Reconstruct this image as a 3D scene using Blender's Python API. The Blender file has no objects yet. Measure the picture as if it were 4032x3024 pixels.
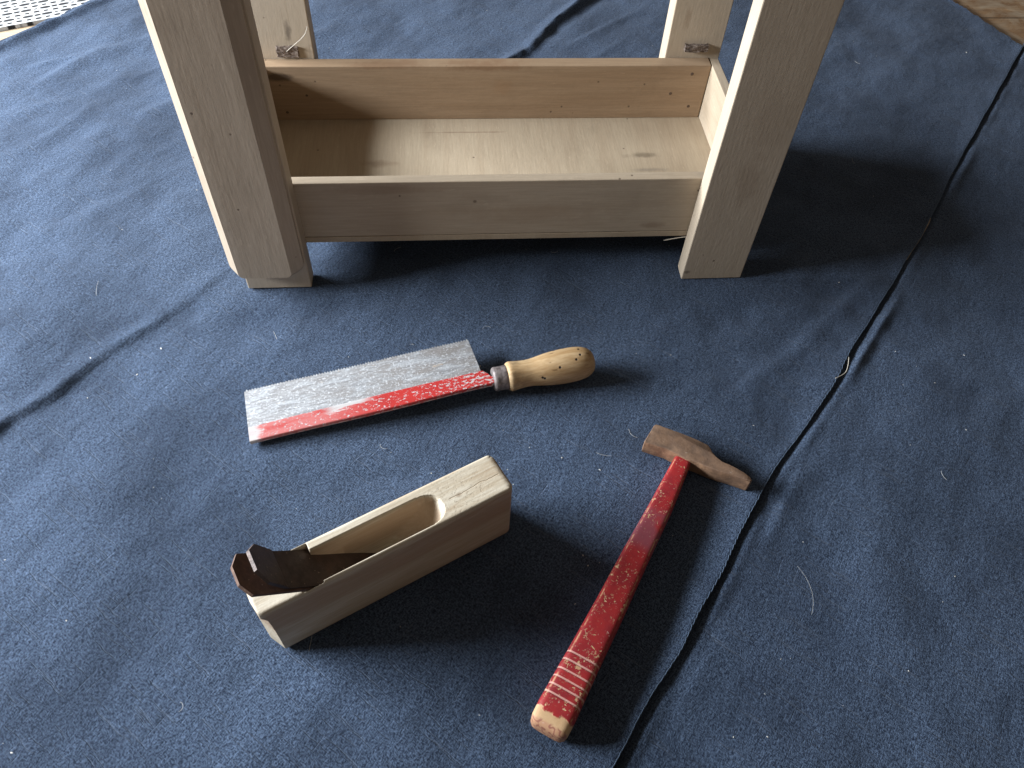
import bpy, bmesh, math, random
import numpy as np
from mathutils import Vector, Matrix

random.seed(7)
rng = np.random.default_rng(11)
S = bpy.context.scene
COL = S.collection
PI = math.pi

# ------------------------------------------------------------------ node helpers
class M:
    """tiny node-graph builder"""
    def __init__(self, name):
        self.m = bpy.data.materials.new(name)
        self.m.use_nodes = True
        self.t = self.m.node_tree
        self.t.nodes.clear()
        self.out = self.t.nodes.new('ShaderNodeOutputMaterial')
        self.b = self.t.nodes.new('ShaderNodeBsdfPrincipled')
        self.t.links.new(self.b.outputs[0], self.out.inputs[0])
    def n(self, kind, **kw):
        o = self.t.nodes.new('ShaderNode' + kind)
        for k, v in kw.items():
            setattr(o, k, v)
        return o
    def put(self, sock, v):
        if hasattr(v, 'links') or isinstance(v, bpy.types.NodeSocket):
            self.t.links.new(v, sock)
        else:
            if isinstance(v, (tuple, list)) and len(v) == 3 and sock.type == 'RGBA':
                v = (*v, 1)
            sock.default_value = v
    def obj(self):
        return self.n('TexCoord').outputs['Object']
    def uv(self):
        return self.n('TexCoord').outputs['UV']
    def mapv(self, vec, scale=(1, 1, 1), loc=(0, 0, 0), rot=(0, 0, 0)):
        o = self.n('Mapping')
        self.put(o.inputs['Vector'], vec)
        o.inputs['Scale'].default_value = scale
        o.inputs['Location'].default_value = loc
        o.inputs['Rotation'].default_value = rot
        return o.outputs[0]
    def noise(self, vec, scale=5, detail=3, rough=.55, dist=0):
        o = self.n('TexNoise')
        self.put(o.inputs['Vector'], vec)
        o.inputs['Scale'].default_value = scale
        o.inputs['Detail'].default_value = detail
        o.inputs['Roughness'].default_value = rough
        o.inputs['Distortion'].default_value = dist
        return o.outputs['Fac']
    def math(self, op, a, b=0.0, c=None, clamp=False):
        o = self.n('Math', operation=op, use_clamp=clamp)
        self.put(o.inputs[0], a)
        self.put(o.inputs[1], b)
        if c is not None:
            self.put(o.inputs[2], c)
        return o.outputs[0]
    def step(self, v, lo, hi, a=0.0, b=1.0):
        o = self.n('MapRange', interpolation_type='SMOOTHSTEP')
        self.put(o.inputs[0], v)
        o.inputs[1].default_value = lo
        o.inputs[2].default_value = hi
        o.inputs[3].default_value = a
        o.inputs[4].default_value = b
        return o.outputs[0]
    def mix(self, fac, a, b, mode='MIX'):
        o = self.n('Mix', data_type='RGBA', blend_type=mode)
        self.put(o.inputs[0], fac)
        self.put(o.inputs[6], a)
        self.put(o.inputs[7], b)
        return o.outputs[2]
    def sep(self, vec):
        o = self.n('SeparateXYZ')
        self.put(o.inputs[0], vec)
        return o.outputs
    def comb(self, x, y, z=0.0):
        o = self.n('CombineXYZ')
        for k, v in enumerate((x, y, z)):
            self.put(o.inputs[k], v)
        return o.outputs[0]
    def dist(self, vec, pt):
        o = self.n('VectorMath', operation='DISTANCE')
        self.put(o.inputs[0], vec)
        o.inputs[1].default_value = pt
        return o.outputs['Value']
    def bump(self, h, strength=.5, distance=.001, normal=None):
        o = self.n('Bump')
        o.inputs['Strength'].default_value = strength
        o.inputs['Distance'].default_value = distance
        self.put(o.inputs['Height'], h)
        if normal is not None:
            self.put(o.inputs['Normal'], normal)
        return o.outputs[0]
    def fin(self, col=None, rough=None, normal=None, metal=None, **kw):
        if col is not None: self.put(self.b.inputs['Base Color'], col)
        if rough is not None: self.put(self.b.inputs['Roughness'], rough)
        if normal is not None: self.put(self.b.inputs['Normal'], normal)
        if metal is not None: self.put(self.b.inputs['Metallic'], metal)
        for k, v in kw.items():
            self.put(self.b.inputs[k], v)
        return self.m

# ------------------------------------------------------------------ materials
def wood(name, axis, base, dark, seed=0.0, spots=(), fade=None, rough=.62, grain=1.0):
    m = M(name)
    v = m.obj()
    def sc(al, ac):
        s = [ac, ac, ac]; s['XYZ'.index(axis)] = al
        return tuple(s)
    off = (seed * 1.7, seed * 2.3, seed * .9)
    broad = m.noise(m.mapv(v, sc(5, 55), off), 1, 4, .6, .6)
    fine = m.noise(m.mapv(v, sc(30, 620), off), 1, 5, .65, .25)
    blot = m.noise(m.mapv(v, (1, 1, 1), off), 22, 4, .6)
    flecks = m.noise(m.mapv(v, sc(110, 520), off), 1, 2, .5)
    col = m.mix(m.step(broad, .2, .75, .25, 1), dark, base)
    col = m.mix(m.step(fine, .36, .62, .22 * grain, 0), col, tuple(c * .62 for c in dark))
    col = m.mix(m.step(blot, .52, .78, 0, .38), col, tuple(c * .72 for c in dark))
    pale = m.step(flecks, .66, .74, 0, .3)
    col = m.mix(pale, col, tuple(min(.8, c * 1.25) for c in base))
    # small dark pores and dents
    vo = m.n('TexVoronoi', feature='F1')
    m.put(vo.inputs['Vector'], m.mapv(v, (1, 1, 1), off))
    vo.inputs['Scale'].default_value = 95
    rs = m.sep(vo.outputs['Color'])
    pore = m.math('MULTIPLY', m.step(vo.outputs['Distance'], .05, .12, 1, 0), m.step(rs[0], .86, .87))
    col = m.mix(m.math('MULTIPLY', pore, .75), col, (.07, .045, .03))
    for pt, r, c, k in spots:
        q = m.mapv(v, tuple(1 / a for a in r), tuple(-p_ / a for p_, a in zip(pt, r)))
        d = m.n('VectorMath', operation='LENGTH')
        m.put(d.inputs[0], q)
        d = m.math('ADD', d.outputs['Value'], m.math('MULTIPLY', m.math('SUBTRACT', m.noise(v, 75, 4, .65), .5), 1.5))
        col = m.mix(m.step(d, .25, 1.0, k, 0), col, c)
    h = m.math('ADD', m.math('MULTIPLY', fine, .8), m.math('MULTIPLY', flecks, .9))
    h = m.math('SUBTRACT', h, m.math('MULTIPLY', pore, 1.2))
    h = m.math('ADD', h, m.math('MULTIPLY', m.noise(v, 160, 3, .6), .9))
    return m.fin(col, rough, m.bump(h, .26, .0004), **{'Specular IOR Level': .3})

PALE, PALED = (.485, .40, .30), (.395, .31, .22)
W_LEG = wood('pale_wood_upright', 'Z', PALE, (.43, .345, .25), 1.3, grain=.6,
             spots=[((.185, 0, .10), (.014, .02, .03), (.30, .22, .15), .4), ((.19, 0, .15), (.02, .02, .04), (.36, .28, .20), .4), ((-.172, .188, .115), (.004, .02, .012), (.07, .05, .04), .6), ((.172, .188, .128), (.004, .02, .012), (.25, .17, .11), .4), ((.158, 0, .008), (.004, .01, .003), (.12, .09, .06), .7)])
W_JAW = wood('pale_wood_jaw', 'Z', (.43, .35, .265), (.345, .27, .195), 4.1)
W_X = wood('pale_wood_length', 'X', (.44, .36, .265), (.36, .28, .195), 2.2,
           spots=[((-.09, .016, .085), (.05, .01, .006), (.25, .17, .11), .35), ((.03, .016, .06), (.07, .01, .012), (.33, .245, .165), .45), ((-.02, .016, .073), (.002, .01, .002), (.10, .06, .04), .7), ((.125, .016, .046), (.012, .01, .004), (.22, .15, .10), .5)])
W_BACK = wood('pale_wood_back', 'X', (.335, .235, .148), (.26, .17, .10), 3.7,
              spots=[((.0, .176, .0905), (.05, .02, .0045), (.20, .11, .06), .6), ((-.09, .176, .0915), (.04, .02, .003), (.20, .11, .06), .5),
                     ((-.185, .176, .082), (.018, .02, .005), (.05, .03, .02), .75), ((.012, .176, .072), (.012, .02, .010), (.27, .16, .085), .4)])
W_Y = wood('pale_wood_cross', 'Y', (.44, .36, .265), (.36, .28, .195), 5.2)
W_FLOOR = wood('plywood_tray', 'Y', (.42, .34, .24), (.345, .265, .18), 6.4, grain=.9,
               spots=[((.135, .118, .0393), (.019, .0055, .01), (.11, .085, .055), .6), ((.137, .097, .0393), (.022, .004, .01), (.15, .13, .11), .45),
                      ((.142, .082, .0393), (.020, .004, .01), (.15, .13, .11), .35), ((.02, .062, .0393), (.026, .009, .01), (.25, .17, .10), .4),
                      ((-.10, .11, .0393), (.02, .006, .01), (.20, .13, .08), .5), ((-.02, .155, .0393), (.05, .0014, .01), (.16, .10, .06), .5)])

def mk_plane_wood():
    m = M('plane_wood')
    v = m.obj()
    g = m.noise(m.mapv(v, (7, 60, 60)), 1, 4, .6, .7)
    f = m.noise(m.mapv(v, (40, 650, 650)), 1, 4, .6, .2)
    b = m.noise(v, 40, 4, .65)
    col = m.mix(m.step(g, .3, .7), (.45, .38, .275), (.545, .49, .39))
    # pinker sapwood band along the sides
    z = m.sep(v)[2]
    bandn = m.math('ADD', z, m.math('MULTIPLY', g, .03))
    band = m.math('MULTIPLY', m.step(bandn, .040, .050), m.step(bandn, .066, .072, 1, 0))
    col = m.mix(m.math('MULTIPLY', band, .55), col, (.31, .19, .115))
    col = m.mix(m.step(f, .40, .6, .3, 0), col, (.30, .21, .12))
    # rough worn patch on the top in front of the mouth
    x = m.sep(v)
    d = m.dist(v, (.128, .014, .0573))
    wear = m.math('MULTIPLY', m.step(d, .008, .026, .8, 0), m.step(m.noise(v, 520, 3, .7), .56, .62))
    col = m.mix(m.math('MULTIPLY', wear, .5), col, (.22, .16, .10))
    d2 = m.dist(v, (.128, .012, .0573))
    hole = m.step(m.math('ADD', d2, m.math('MULTIPLY', m.math('SUBTRACT', b, .5), .006)), .001, .003, 1, 0)
    col = m.mix(m.math('MULTIPLY', hole, .5), col, (.16, .10, .06))
    # a fine drying crack along the top
    cy = m.math('ABSOLUTE', m.math('SUBTRACT', x[1], m.math('ADD', .0125, m.math('MULTIPLY', m.math('SUBTRACT', m.noise(m.mapv(v, (60, 1, 1)), 1, 3), .5), .006))))
    crack = m.math('MULTIPLY', m.step(cy, .0001, .0004, 1, 0), m.step(x[0], .117, .119))
    crack = m.math('MULTIPLY', crack, m.step(x[2], .056, .0565))
    crack = m.math('MULTIPLY', crack, m.step(m.noise(m.mapv(v, (90, 1, 1)), 1, 2), .42, .5))
    col = m.mix(m.math('MULTIPLY', crack, .5), col, (.22, .14, .08))
    h = m.math('ADD', m.math('MULTIPLY', f, .6), m.math('MULTIPLY', m.noise(v, 500, 3, .7), .6))
    h = m.math('SUBTRACT', h, m.math('ADD', m.math('MULTIPLY', wear, .35), crack))
    return m.fin(col, .6, m.bump(h, .6, .0004), **{'Specular IOR Level': .3})
PLANE_WOOD = mk_plane_wood()

def mk_cloth():
    m = M('blue_linen')
    uv = m.uv()
    wob = m.noise(uv, 60, 2)
    uvw = m.n('VectorMath', operation='ADD')
    m.put(uvw.inputs[0], uv)
    m.put(uvw.inputs[1], m.comb(m.math('MULTIPLY', m.math('SUBTRACT', wob, .5), .004), m.math('MULTIPLY', m.math('SUBTRACT', m.noise(uv, 47, 2), .5), .004)))
    w = uvw.outputs[0]
    ws = m.noise(m.mapv(w, (380, 1450, 1)), 1, 3, .75)      # threads along s
    wt = m.noise(m.mapv(w, (1450, 380, 1)), 1, 3, .75)      # threads along t
    gr = m.noise(w, 1050, 3, .8)
    slub1 = m.noise(m.mapv(w, (24, 560, 1)), 1, 2, .6)
    slub2 = m.noise(m.mapv(w, (560, 20, 1)), 1, 2, .6)
    slub = m.math('MAXIMUM', m.step(slub1, .66, .74), m.step(slub2, .60, .70))
    patch = m.noise(uv, 9, 4, .6)
    patch2 = m.noise(m.mapv(uv, (12, 30, 1)), 1, 4, .65)
    grain = m.math('ADD', m.math('MULTIPLY', ws, .5), m.math('MULTIPLY', wt, .5))
    grain = m.math('ADD', m.math('MULTIPLY', grain, .70), m.math('MULTIPLY', gr, .30))
    col = m.mix(m.step(grain, .42, .59), CLOTH_D, CLOTH_L)
    col = m.mix(m.math('MULTIPLY', slub, .22), col, CLOTH_S)
    col = m.mix(m.step(patch, .42, .66, 0, .38), col, tuple(c * .55 for c in CLOTH_D))
    col = m.mix(m.step(patch2, .5, .75, 0, .3), col, tuple(c * .6 for c in CLOTH_D))
    fuzz = m.step(m.noise(w, 2600, 1), .74, .8, 0, .55)
    col = m.mix(fuzz, col, (.22, .26, .33))
    h = m.math('ADD', m.math('MULTIPLY', grain, 1.0), m.math('MULTIPLY', slub, .35))
    n1 = m.bump(h, 1.0, .0016)
    n2 = m.bump(m.noise(m.mapv(uv, (55, 90, 1)), 1, 4, .6), .6, .0024, n1)
    return m.fin(col, .95, n2, **{'Specular IOR Level': .12, 'Sheen Weight': .12, 'Sheen Roughness': .45, 'Sheen Tint': (.75, .84, 1, 1)})
CLOTH_D, CLOTH_L, CLOTH_S = (.0125, .020, .039), (.101, .145, .222), (.18, .22, .29)
LINEN = mk_cloth()

def mk_paint_handle():
    m = M('chipped_red_paint')
    v = m.obj(); uv = m.uv()
    u = m.sep(uv)[0]           # metres along the handle from the head
    a = m.sep(uv)[1]           # round the section 0..1
    n1 = m.noise(v, 240, 4, .65)
    n2 = m.noise(m.mapv(uv, (190, 14, 1)), 1, 4, .7, .8)
    n3 = m.noise(v, 60, 3, .6)
    red = m.mix(m.step(n3, .35, .7), (.29, .017, .018), (.205, .014, .019))
    red = m.mix(m.step(n1, .5, .75, 0, .35), red, (.20, .012, .015))
    # dull greyed patch in the upper third
    du = m.math('ABSOLUTE', m.math('SUBTRACT', u, .062))
    gp = m.math('MULTIPLY', m.step(du, .010, .020, 1, 0), m.step(n3, .25, .5))
    red = m.mix(m.math('MULTIPLY', gp, .55), red, (.17, .065, .085))
    wd = m.mix(n1, (.42, .25, .12), (.56, .38, .21))
    zone = m.step(m.noise(v, 38, 3, .6), .42, .62)
    chip = m.math('MAXIMUM', m.step(n2, .655, .675), m.math('MULTIPLY', m.step(m.noise(v, 430, 4, .7), .60, .63), zone))
    big = m.math('MULTIPLY', m.step(m.noise(v, 110, 4, .7), .66, .68), m.step(u, .02, .05))
    low = m.math('MULTIPLY', m.step(m.noise(v, 150, 4, .7), .60, .62), m.step(u, .155, .17))
    mask = m.math('MAXIMUM', m.math('MAXIMUM', chip, big), low)
    for cu, ca, r in ((.124, .64, .006), (.184, .62, .0055), (.174, .63, .005), (.055, .70, .0035), (.14, .69, .003), (.088, .71, .002), (.152, .6, .003)):
        dd = m.n('VectorMath', operation='DISTANCE')
        m.put(dd.inputs[0], m.comb(u, m.math('MULTIPLY', a, .05)))
        dd.inputs[1].default_value = (cu, ca * .05, 0)
        dv = m.math('ADD', dd.outputs['Value'], m.math('MULTIPLY', m.math('SUBTRACT', m.noise(v, 330, 3, .7), .5), r * 2.0))
        mask = m.math('MAXIMUM', mask, m.step(dv, r * .45, r * .55, 1, 0))
    end = m.math('ADD', u, m.math('MULTIPLY', m.math('SUBTRACT', m.noise(v, 170, 3), .5), .010))
    butt = m.step(end, .1930, .1950)
    mask = m.math('MAXIMUM', mask, butt)
    col = m.mix(mask, red, wd)
    # worn long corner edges show bare wood
    for cc in (.145, .355, .645, .855):
        e = m.math('ABSOLUTE', m.math('SUBTRACT', a, cc))
        ew = m.math('MULTIPLY', m.step(e, .006, .024, 1, 0), m.step(m.noise(m.mapv(uv, (70, 3, 1)), 1, 4, .7), .47, .56))
        col = m.mix(m.math('MULTIPLY', ew, .75), col, (.52, .27, .14))
    groove = None
    for g in GROOVES:
        q = m.step(m.math('ABSOLUTE', m.math('SUBTRACT', u, g)), .00035, .0008, 1, 0)
        groove = q if groove is None else m.math('MAXIMUM', groove, q)
    col = m.mix(m.math('MULTIPLY', groove, .7), col, (.62, .36, .30))
    # end grain, stained red rings
    rings = m.math('MULTIPLY', m.step(u, .1985, .2005), m.step(m.math('SINE', m.math('MULTIPLY', m.noise(v, 90, 2), 60)), .1, .6))
    col = m.mix(m.math('MULTIPLY', m.step(u, .1990, .2005), .45), col, (.30, .10, .07))
    col = m.mix(m.math('MULTIPLY', rings, .6), col, (.16, .03, .03))
    dust = m.step(m.noise(v, 620, 3, .7), .64, .69, 0, .55)
    col = m.mix(dust, col, (.6, .42, .34))
    h = m.math('SUBTRACT', m.math('MULTIPLY', n1, .25), m.math('MULTIPLY', mask, .6))
    h = m.math('SUBTRACT', h, m.math('MULTIPLY', groove, 1.2))
    return m.fin(col, m.step(mask, 0, 1, .52, .68), m.bump(h, .7, .0005), **{'Specular IOR Level': .4})
GROOVES = [.1585, .1635, .1695, .1745, .1795, .1845]
PAINT = mk_paint_handle()

def mk_rust(name, c1, c2, c3, sc=150, rough=.72, metal=.15, top=False):
    m = M(name)
    v = m.obj()
    a = m.noise(v, sc, 5, .65); b = m.noise(v, sc * .28, 4, .6); c = m.noise(v, sc * 4.5, 3, .7)
    col = m.mix(m.step(a, .35, .68), c1, c2)
    col = m.mix(m.step(b, .48, .7, 0, .7), col, c3)
    col = m.mix(m.step(c, .60, .72, 0, .5), col, tuple(x * .45 for x in c1))
    col = m.mix(m.step(m.noise(v, sc * 3.2, 2), .70, .74, 0, .7), col, (.40, .30, .22))
    if top:
        z = m.sep(v)[2]
        col = m.mix(m.math('MULTIPLY', m.step(z, .0128, .0134), m.step(b, .35, .6, .75, .35)), col, (.085, .058, .042))
    return m.fin(col, rough, m.bump(m.math('ADD', a, m.math('MULTIPLY', c, .6)), .6, .0006), metal)
RUST = mk_rust('rusty_steel', (.19, .105, .060), (.32, .185, .105), (.14, .085, .055), top=True)
IRON = mk_rust('dark_iron', (.055, .038, .031), (.082, .056, .045), (.095, .058, .040), 190, .55, .3)
IRONR = mk_rust('rusty_dark_iron', (.085, .045, .030), (.135, .072, .045), (.060, .034, .025), 170, .75, .05)

def mk_blade():
    m = M('worn_saw_steel')
    v = m.obj()
    st = m.noise(m.mapv(v, (60, 420, 100)), 1, 5, .7, .4)
    bl = m.noise(m.mapv(v, (30, 75, 40), (.3, .1, 0)), 1, 5, .75)
    sp = m.noise(m.mapv(v, (420, 760, 400)), 1, 4, .8)
    x = m.sep(v)
    col = m.mix(m.step(st, .36, .66), (.22, .22, .225), (.47, .49, .51))
    col = m.mix(m.math('MULTIPLY', m.step(bl, .38, .60), m.step(x[0], .02, .13, .5, 1.0)), col, (.25, .235, .225))
    col = m.mix(m.step(sp, .54, .64, 0, .75), col, (.16, .145, .14))
    col = m.mix(m.step(m.noise(m.mapv(v, (500, 640, 400), (3, 1, 2)), 1, 3, .8), .55, .62, 0, .6), col, (.68, .70, .72))
    col = m.mix(m.step(m.noise(m.mapv(v, (60, 140, 80)), 1, 3), .66, .74, 0, .5), col, (.5, .36, .22))
    return m.fin(col, m.step(st, .3, .7, .62, .48), m.bump(m.math('ADD', st, sp), .5, .0004), m.step(sp, .5, .7, .45, .15))
STEEL = mk_blade()

def mk_spine():
    m = M('chipped_red_spine')
    v = m.obj()
    x = m.sep(v)
    n = m.noise(m.mapv(v, (330, 520, 420)), 1, 5, .75, .4)
    n2 = m.noise(m.mapv(v, (28, 160, 160)), 1, 4, .7)
    red = m.mix(m.noise(v, 90, 3), (.42, .026, .020), (.30, .018, .018))
    # rubbed thin towards the tip
    rub = m.step(x[0], .105, .035)
    red = m.mix(m.math('MULTIPLY', m.math('MULTIPLY', rub, m.step(n2, .28, .6)), .75), red, (.42, .15, .14))
    metal = m.mix(n2, (.28, .26, .25), (.55, .53, .52))
    mask = m.step(m.math('ADD', n, m.math('MULTIPLY', m.step(x[0], .11, .175), .05)), .575, .625)
    tip = m.math('MULTIPLY', m.step(m.math('ADD', x[0], m.math('MULTIPLY', m.math('SUBTRACT', n2, .5), .02)), .006, .011, 1, 0), .9)
    strip = m.math('MULTIPLY', m.math('MULTIPLY', m.step(x[0], .05, .062), m.step(x[0], .092, .078)), m.step(m.math('ADD', x[1], m.math('MULTIPLY', m.math('SUBTRACT', n2, .5), .012)), .002, .004))
    mask = m.math('MAXIMUM', m.math('MAXIMUM', mask, tip), strip)
    low = m.math('MULTIPLY', m.step(x[2], .0003, -.0006), m.step(n, .42, .5))
    mask = m.math('MAXIMUM', mask, m.math('MULTIPLY', low, .8))
    col = m.mix(mask, red, metal)
    col = m.mix(m.step(m.noise(v, 700, 2), .66, .72, 0, .5), col, (.2, .08, .07))
    return m.fin(col, .45, m.bump(m.math('SUBTRACT', m.math('MULTIPLY', n, .3), m.math('MULTIPLY', mask, .6)), .6, .0004), **{'Specular IOR Level': .45})
SPINE = mk_spine()

def mk_ferrule():
    m = M('tarnished_ferrule')
    v = m.obj()
    a = m.noise(v, 260, 4, .65)
    col = m.mix(m.step(a, .35, .65), (.10, .083, .08), (.24, .205, .195))
    return m.fin(col, .58, m.bump(a, .5, .0005), .35)
FERR = mk_ferrule()

def mk_handle():
    m = M('honey_wood')
    v = m.obj()
    g = m.noise(m.mapv(v, (22, 190, 190)), 1, 4, .6, .5)
    f = m.noise(m.mapv(v, (110, 900, 900)), 1, 4, .65)
    b = m.noise(v, 120, 4, .65)
    x = m.sep(v)
    col = m.mix(m.step(g, .3, .7), (.40, .25, .115), (.56, .40, .225))
    col = m.mix(m.step(f, .38, .6, .35, 0), col, (.30, .17, .07))
    col = m.mix(m.step(m.noise(m.mapv(v, (80, 320, 320)), 1, 2), .70, .76, 0, .7), col, (.16, .09, .035))
    grime = m.math('MULTIPLY', m.step(x[0], .034, .014), m.step(b, .42, .62))
    col = m.mix(m.math('MULTIPLY', grime, .5), col, (.17, .12, .07))
    hole = None
    for pt in WORM:
        q = m.step(m.dist(v, pt), .00075, .00105, 1, 0)
        hole = q if hole is None else m.math('MAXIMUM', hole, q)
    col = m.mix(hole, col, (.012, .008, .006))
    h = m.math('SUBTRACT', m.math('MULTIPLY', f, .5), m.math('MULTIPLY', hole, 2.0))
    return m.fin(col, .55, m.bump(h, .6, .0005), **{'Specular IOR Level': .35})

def plain(name, c, rough=.8):
    m = M(name)
    n = m.noise(m.obj(), 300, 3, .6)
    return m.fin(m.mix(n, tuple(x * .7 for x in c), c), rough, m.bump(n, .3, .0004))
NAIL = plain('rusted_nail', (.10, .06, .04), .6)
PLUG = mk_rust('frayed_dark_wood', (.11, .075, .055), (.24, .19, .155), (.05, .035, .03), 420, .9, 0)
LINT = plain('white_lint', (.72, .70, .64), .9)
FIBRE = plain('pale_fibre', (.66, .60, .50), .7)
EDGECOL = plain('navy_thread', (.085, .125, .19), .95)

def mk_floor():
    m = M('varnished_floorboards')
    v = m.obj()
    x = m.sep(v)
    g = m.noise(m.mapv(v, (5, 38, 1)), 1, 5, .65, 1.2)
    f = m.noise(m.mapv(v, (30, 420, 1)), 1, 4, .6)
    b = m.noise(v, 16, 4, .65, .6)
    col = m.mix(m.step(g, .3, .7), (.17, .085, .035), (.40, .25, .13))
    col = m.mix(m.step(b, .40, .58, 0, .85), col, (.42, .34, .24))
    col = m.mix(m.step(f, .4, .6, .3, 0), col, (.12, .06, .03))
    gap = m.step(m.math('ABSOLUTE', m.math('SUBTRACT', m.math('FRACT', m.math('MULTIPLY', x[1], 11)), .5)), .485, .495)
    col = m.mix(m.math('MULTIPLY', gap, .85), col, (.03, .018, .01))
    h = m.math('SUBTRACT', m.math('ADD', m.math('MULTIPLY', b, 1.2), m.math('MULTIPLY', f, .25)), gap)
    return m.fin(col, m.step(b, .35, .65, .22, .42), m.bump(h, .5, .002), **{'Specular IOR Level': .6})
FLOORM = mk_floor()

def mk_rug():
    """woven chain-link pattern: white links on black"""
    m = M('chain_pattern_weave')
    x = m.sep(m.uv())
    wob = m.math('MULTIPLY', m.math('SUBTRACT', m.noise(m.uv(), 90, 2), .5), .10)
    u = m.math('ADD', m.math('MULTIPLY', x[0], 1 / .0404), m.math('MULTIPLY', wob, .25))
    v = m.math('ADD', m.math('MULTIPLY', x[1], 1 / .030), m.math('MULTIPLY', wob, .35))
    black = None
    def cell(ou, ov):
        cu = m.math('SUBTRACT', m.math('FRACT', m.math('ADD', u, ou + .5)), .5)
        cv = m.math('SUBTRACT', m.math('FRACT', m.math('ADD', v, ov + .5)), .5)
        return cu, cv
    def ell(c, du, dv, ru, rv):
        nonlocal black
        a = m.math('DIVIDE', m.math('SUBTRACT', c[0], du), ru)
        b = m.math('DIVIDE', m.math('SUBTRACT', c[1], dv), rv)
        q = m.math('ADD', m.math('POWER', m.math('ABSOLUTE', a), 2.6), m.math('POWER', m.math('ABSOLUTE', b), 2.6))
        q = m.step(q, .8, 1.15, 1, 0)
        black = q if black is None else m.math('MAXIMUM', black, q)
    for ou, ov in ((0, 0), (.5, .5)):
        c = cell(ou, ov)
        for dv in (-.27, 0, .27):
            ell(c, 0, dv, .085, .070)
        ell(c, 0, .5, .05, .04); ell(c, 0, -.5, .05, .04)
        ell(c, .25, .25, .065, .06)
        ell(c, .25, -.25, .065, .06)
        ell(c, .25, 0, .145, .085)
        ell(c, -.25, 0, .145, .085)
    n = m.noise(m.uv(), 900, 3, .6)
    col = m.mix(black, (.34, .34, .335), (.006, .006, .007))
    return m.fin(col, .95, m.bump(n, .5, .0006))
RUGM = mk_rug()

# ------------------------------------------------------------------ object helpers
def link(name, me, mat, parent=None, smooth=False):
    o = bpy.data.objects.new(name, me)
    COL.objects.link(o)
    me.materials.append(mat)
    if smooth:
        for p_ in me.polygons: p_.use_smooth = True
    if parent is not None: o.parent = parent
    return o
def tag(o, label=None, cat=None, kind=None, group=None):
    if label: o['label'] = label
    if cat: o['category'] = cat
    if kind: o['kind'] = kind
    if group: o['group'] = group
    return o
def thing(name, label, cat, loc=(0, 0, 0), rotz=0):
    o = bpy.data.objects.new(name, None)
    COL.objects.link(o)
    o.location = loc; o.rotation_euler = (0, 0, rotz)
    o.empty_display_size = .02
    return tag(o, label, cat)
def mesh(name, verts, faces):
    me = bpy.data.meshes.new(name)
    me.from_pydata([tuple(map(float, v)) for v in verts], [], faces)
    me.update()
    return me
def fixn(me):
    bm = bmesh.new(); bm.from_mesh(me)
    bmesh.ops.recalc_face_normals(bm, faces=bm.faces)
    bm.to_mesh(me); bm.free()
    return me
def box(x0, x1, y0, y1, z0, z1, bev=.0009, jit=.0, seg=2):
    bm = bmesh.new()
    bmesh.ops.create_cube(bm, size=1)
    for v in bm.verts:
        v.co = Vector(((x0 + x1) / 2 + v.co.x * (x1 - x0), (y0 + y1) / 2 + v.co.y * (y1 - y0), (z0 + z1) / 2 + v.co.z * (z1 - z0)))
        if jit: v.co += Vector([random.uniform(-jit, jit) for _ in range(3)])
    if bev:
        bmesh.ops.bevel(bm, geom=bm.edges[:], offset=bev, segments=seg, profile=.5, affect='EDGES')
    me = bpy.data.meshes.new('box')
    bm.to_mesh(me); bm.free()
    return me
def loft(rings, cap=True, uvs=None):
    """rings: list of equal-length closed point lists"""
    k = len(rings[0]); V = [p for r in rings for p in r]; F = []
    for i in range(len(rings) - 1):
        for j in range(k):
            a, b = i * k + j, i * k + (j + 1) % k
            F.append((a, b, b + k, a + k))
    if cap:
        F.append(tuple(range(k - 1, -1, -1)))
        F.append(tuple((len(rings) - 1) * k + j for j in range(k)))
    me = mesh('loft', V, F)
    if uvs:
        l = me.uv_layers.new(name='UVMap')
        for p_ in me.polygons:
            js = [me.loops[i].vertex_index for i in p_.loop_indices]
            wrap = any(j % k == k - 1 for j in js) and any(j % k == 0 for j in js) and len(js) == 4
            for i in p_.loop_indices:
                vi = me.loops[i].vertex_index
                u, a = uvs[vi // k], (vi % k) / k
                if wrap and vi % k == 0: a = 1.0
                l.data[i].uv = (u, a)
    return me
def lathe(profile, n=40, jitter=0):
    rings = []
    for x, r in profile:
        rings.append([(x, r * math.cos(2 * PI * j / n), r * math.sin(2 * PI * j / n)) for j in range(n)])
    return fixn(loft(rings))
def sharp(me, deg=35):
    for p_ in me.polygons: p_.use_smooth = True
    me.set_sharp_from_angle(angle=math.radians(deg))
    return me
def tube(pts, r, n=6):
    pts = [Vector(p) for p in pts]; rings = []
    for i, p_ in enumerate(pts):
        d = (pts[min(i + 1, len(pts) - 1)] - pts[max(i - 1, 0)]).normalized()
        a = d.cross(Vector((.13, .21, 1))).normalized(); b = d.cross(a)
        rr = r if not hasattr(r, '__len__') else r[i]
        rings.append([p_ + a * (rr * math.cos(2 * PI * j / n)) + b * (rr * math.sin(2 * PI * j / n)) for j in range(n)])
    return fixn(loft(rings))
def smooth_poly(pts, n):
    """Catmull-Rom through pts"""
    pts = [np.array(p, float) for p in pts]
    P = [2 * pts[0] - pts[1]] + pts + [2 * pts[-1] - pts[-2]]
    out = []
    for i in range(1, len(P) - 2):
        for t in np.linspace(0, 1, n, endpoint=False):
            a, b, c, d = P[i - 1], P[i], P[i + 1], P[i + 2]
            out.append(.5 * ((2 * b) + (c - a) * t + (2 * a - 5 * b + 4 * c - d) * t * t + (3 * b - a - 3 * c + d) * t ** 3))
    out.append(pts[-1])
    return [tuple(o) for o in out]

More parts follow.
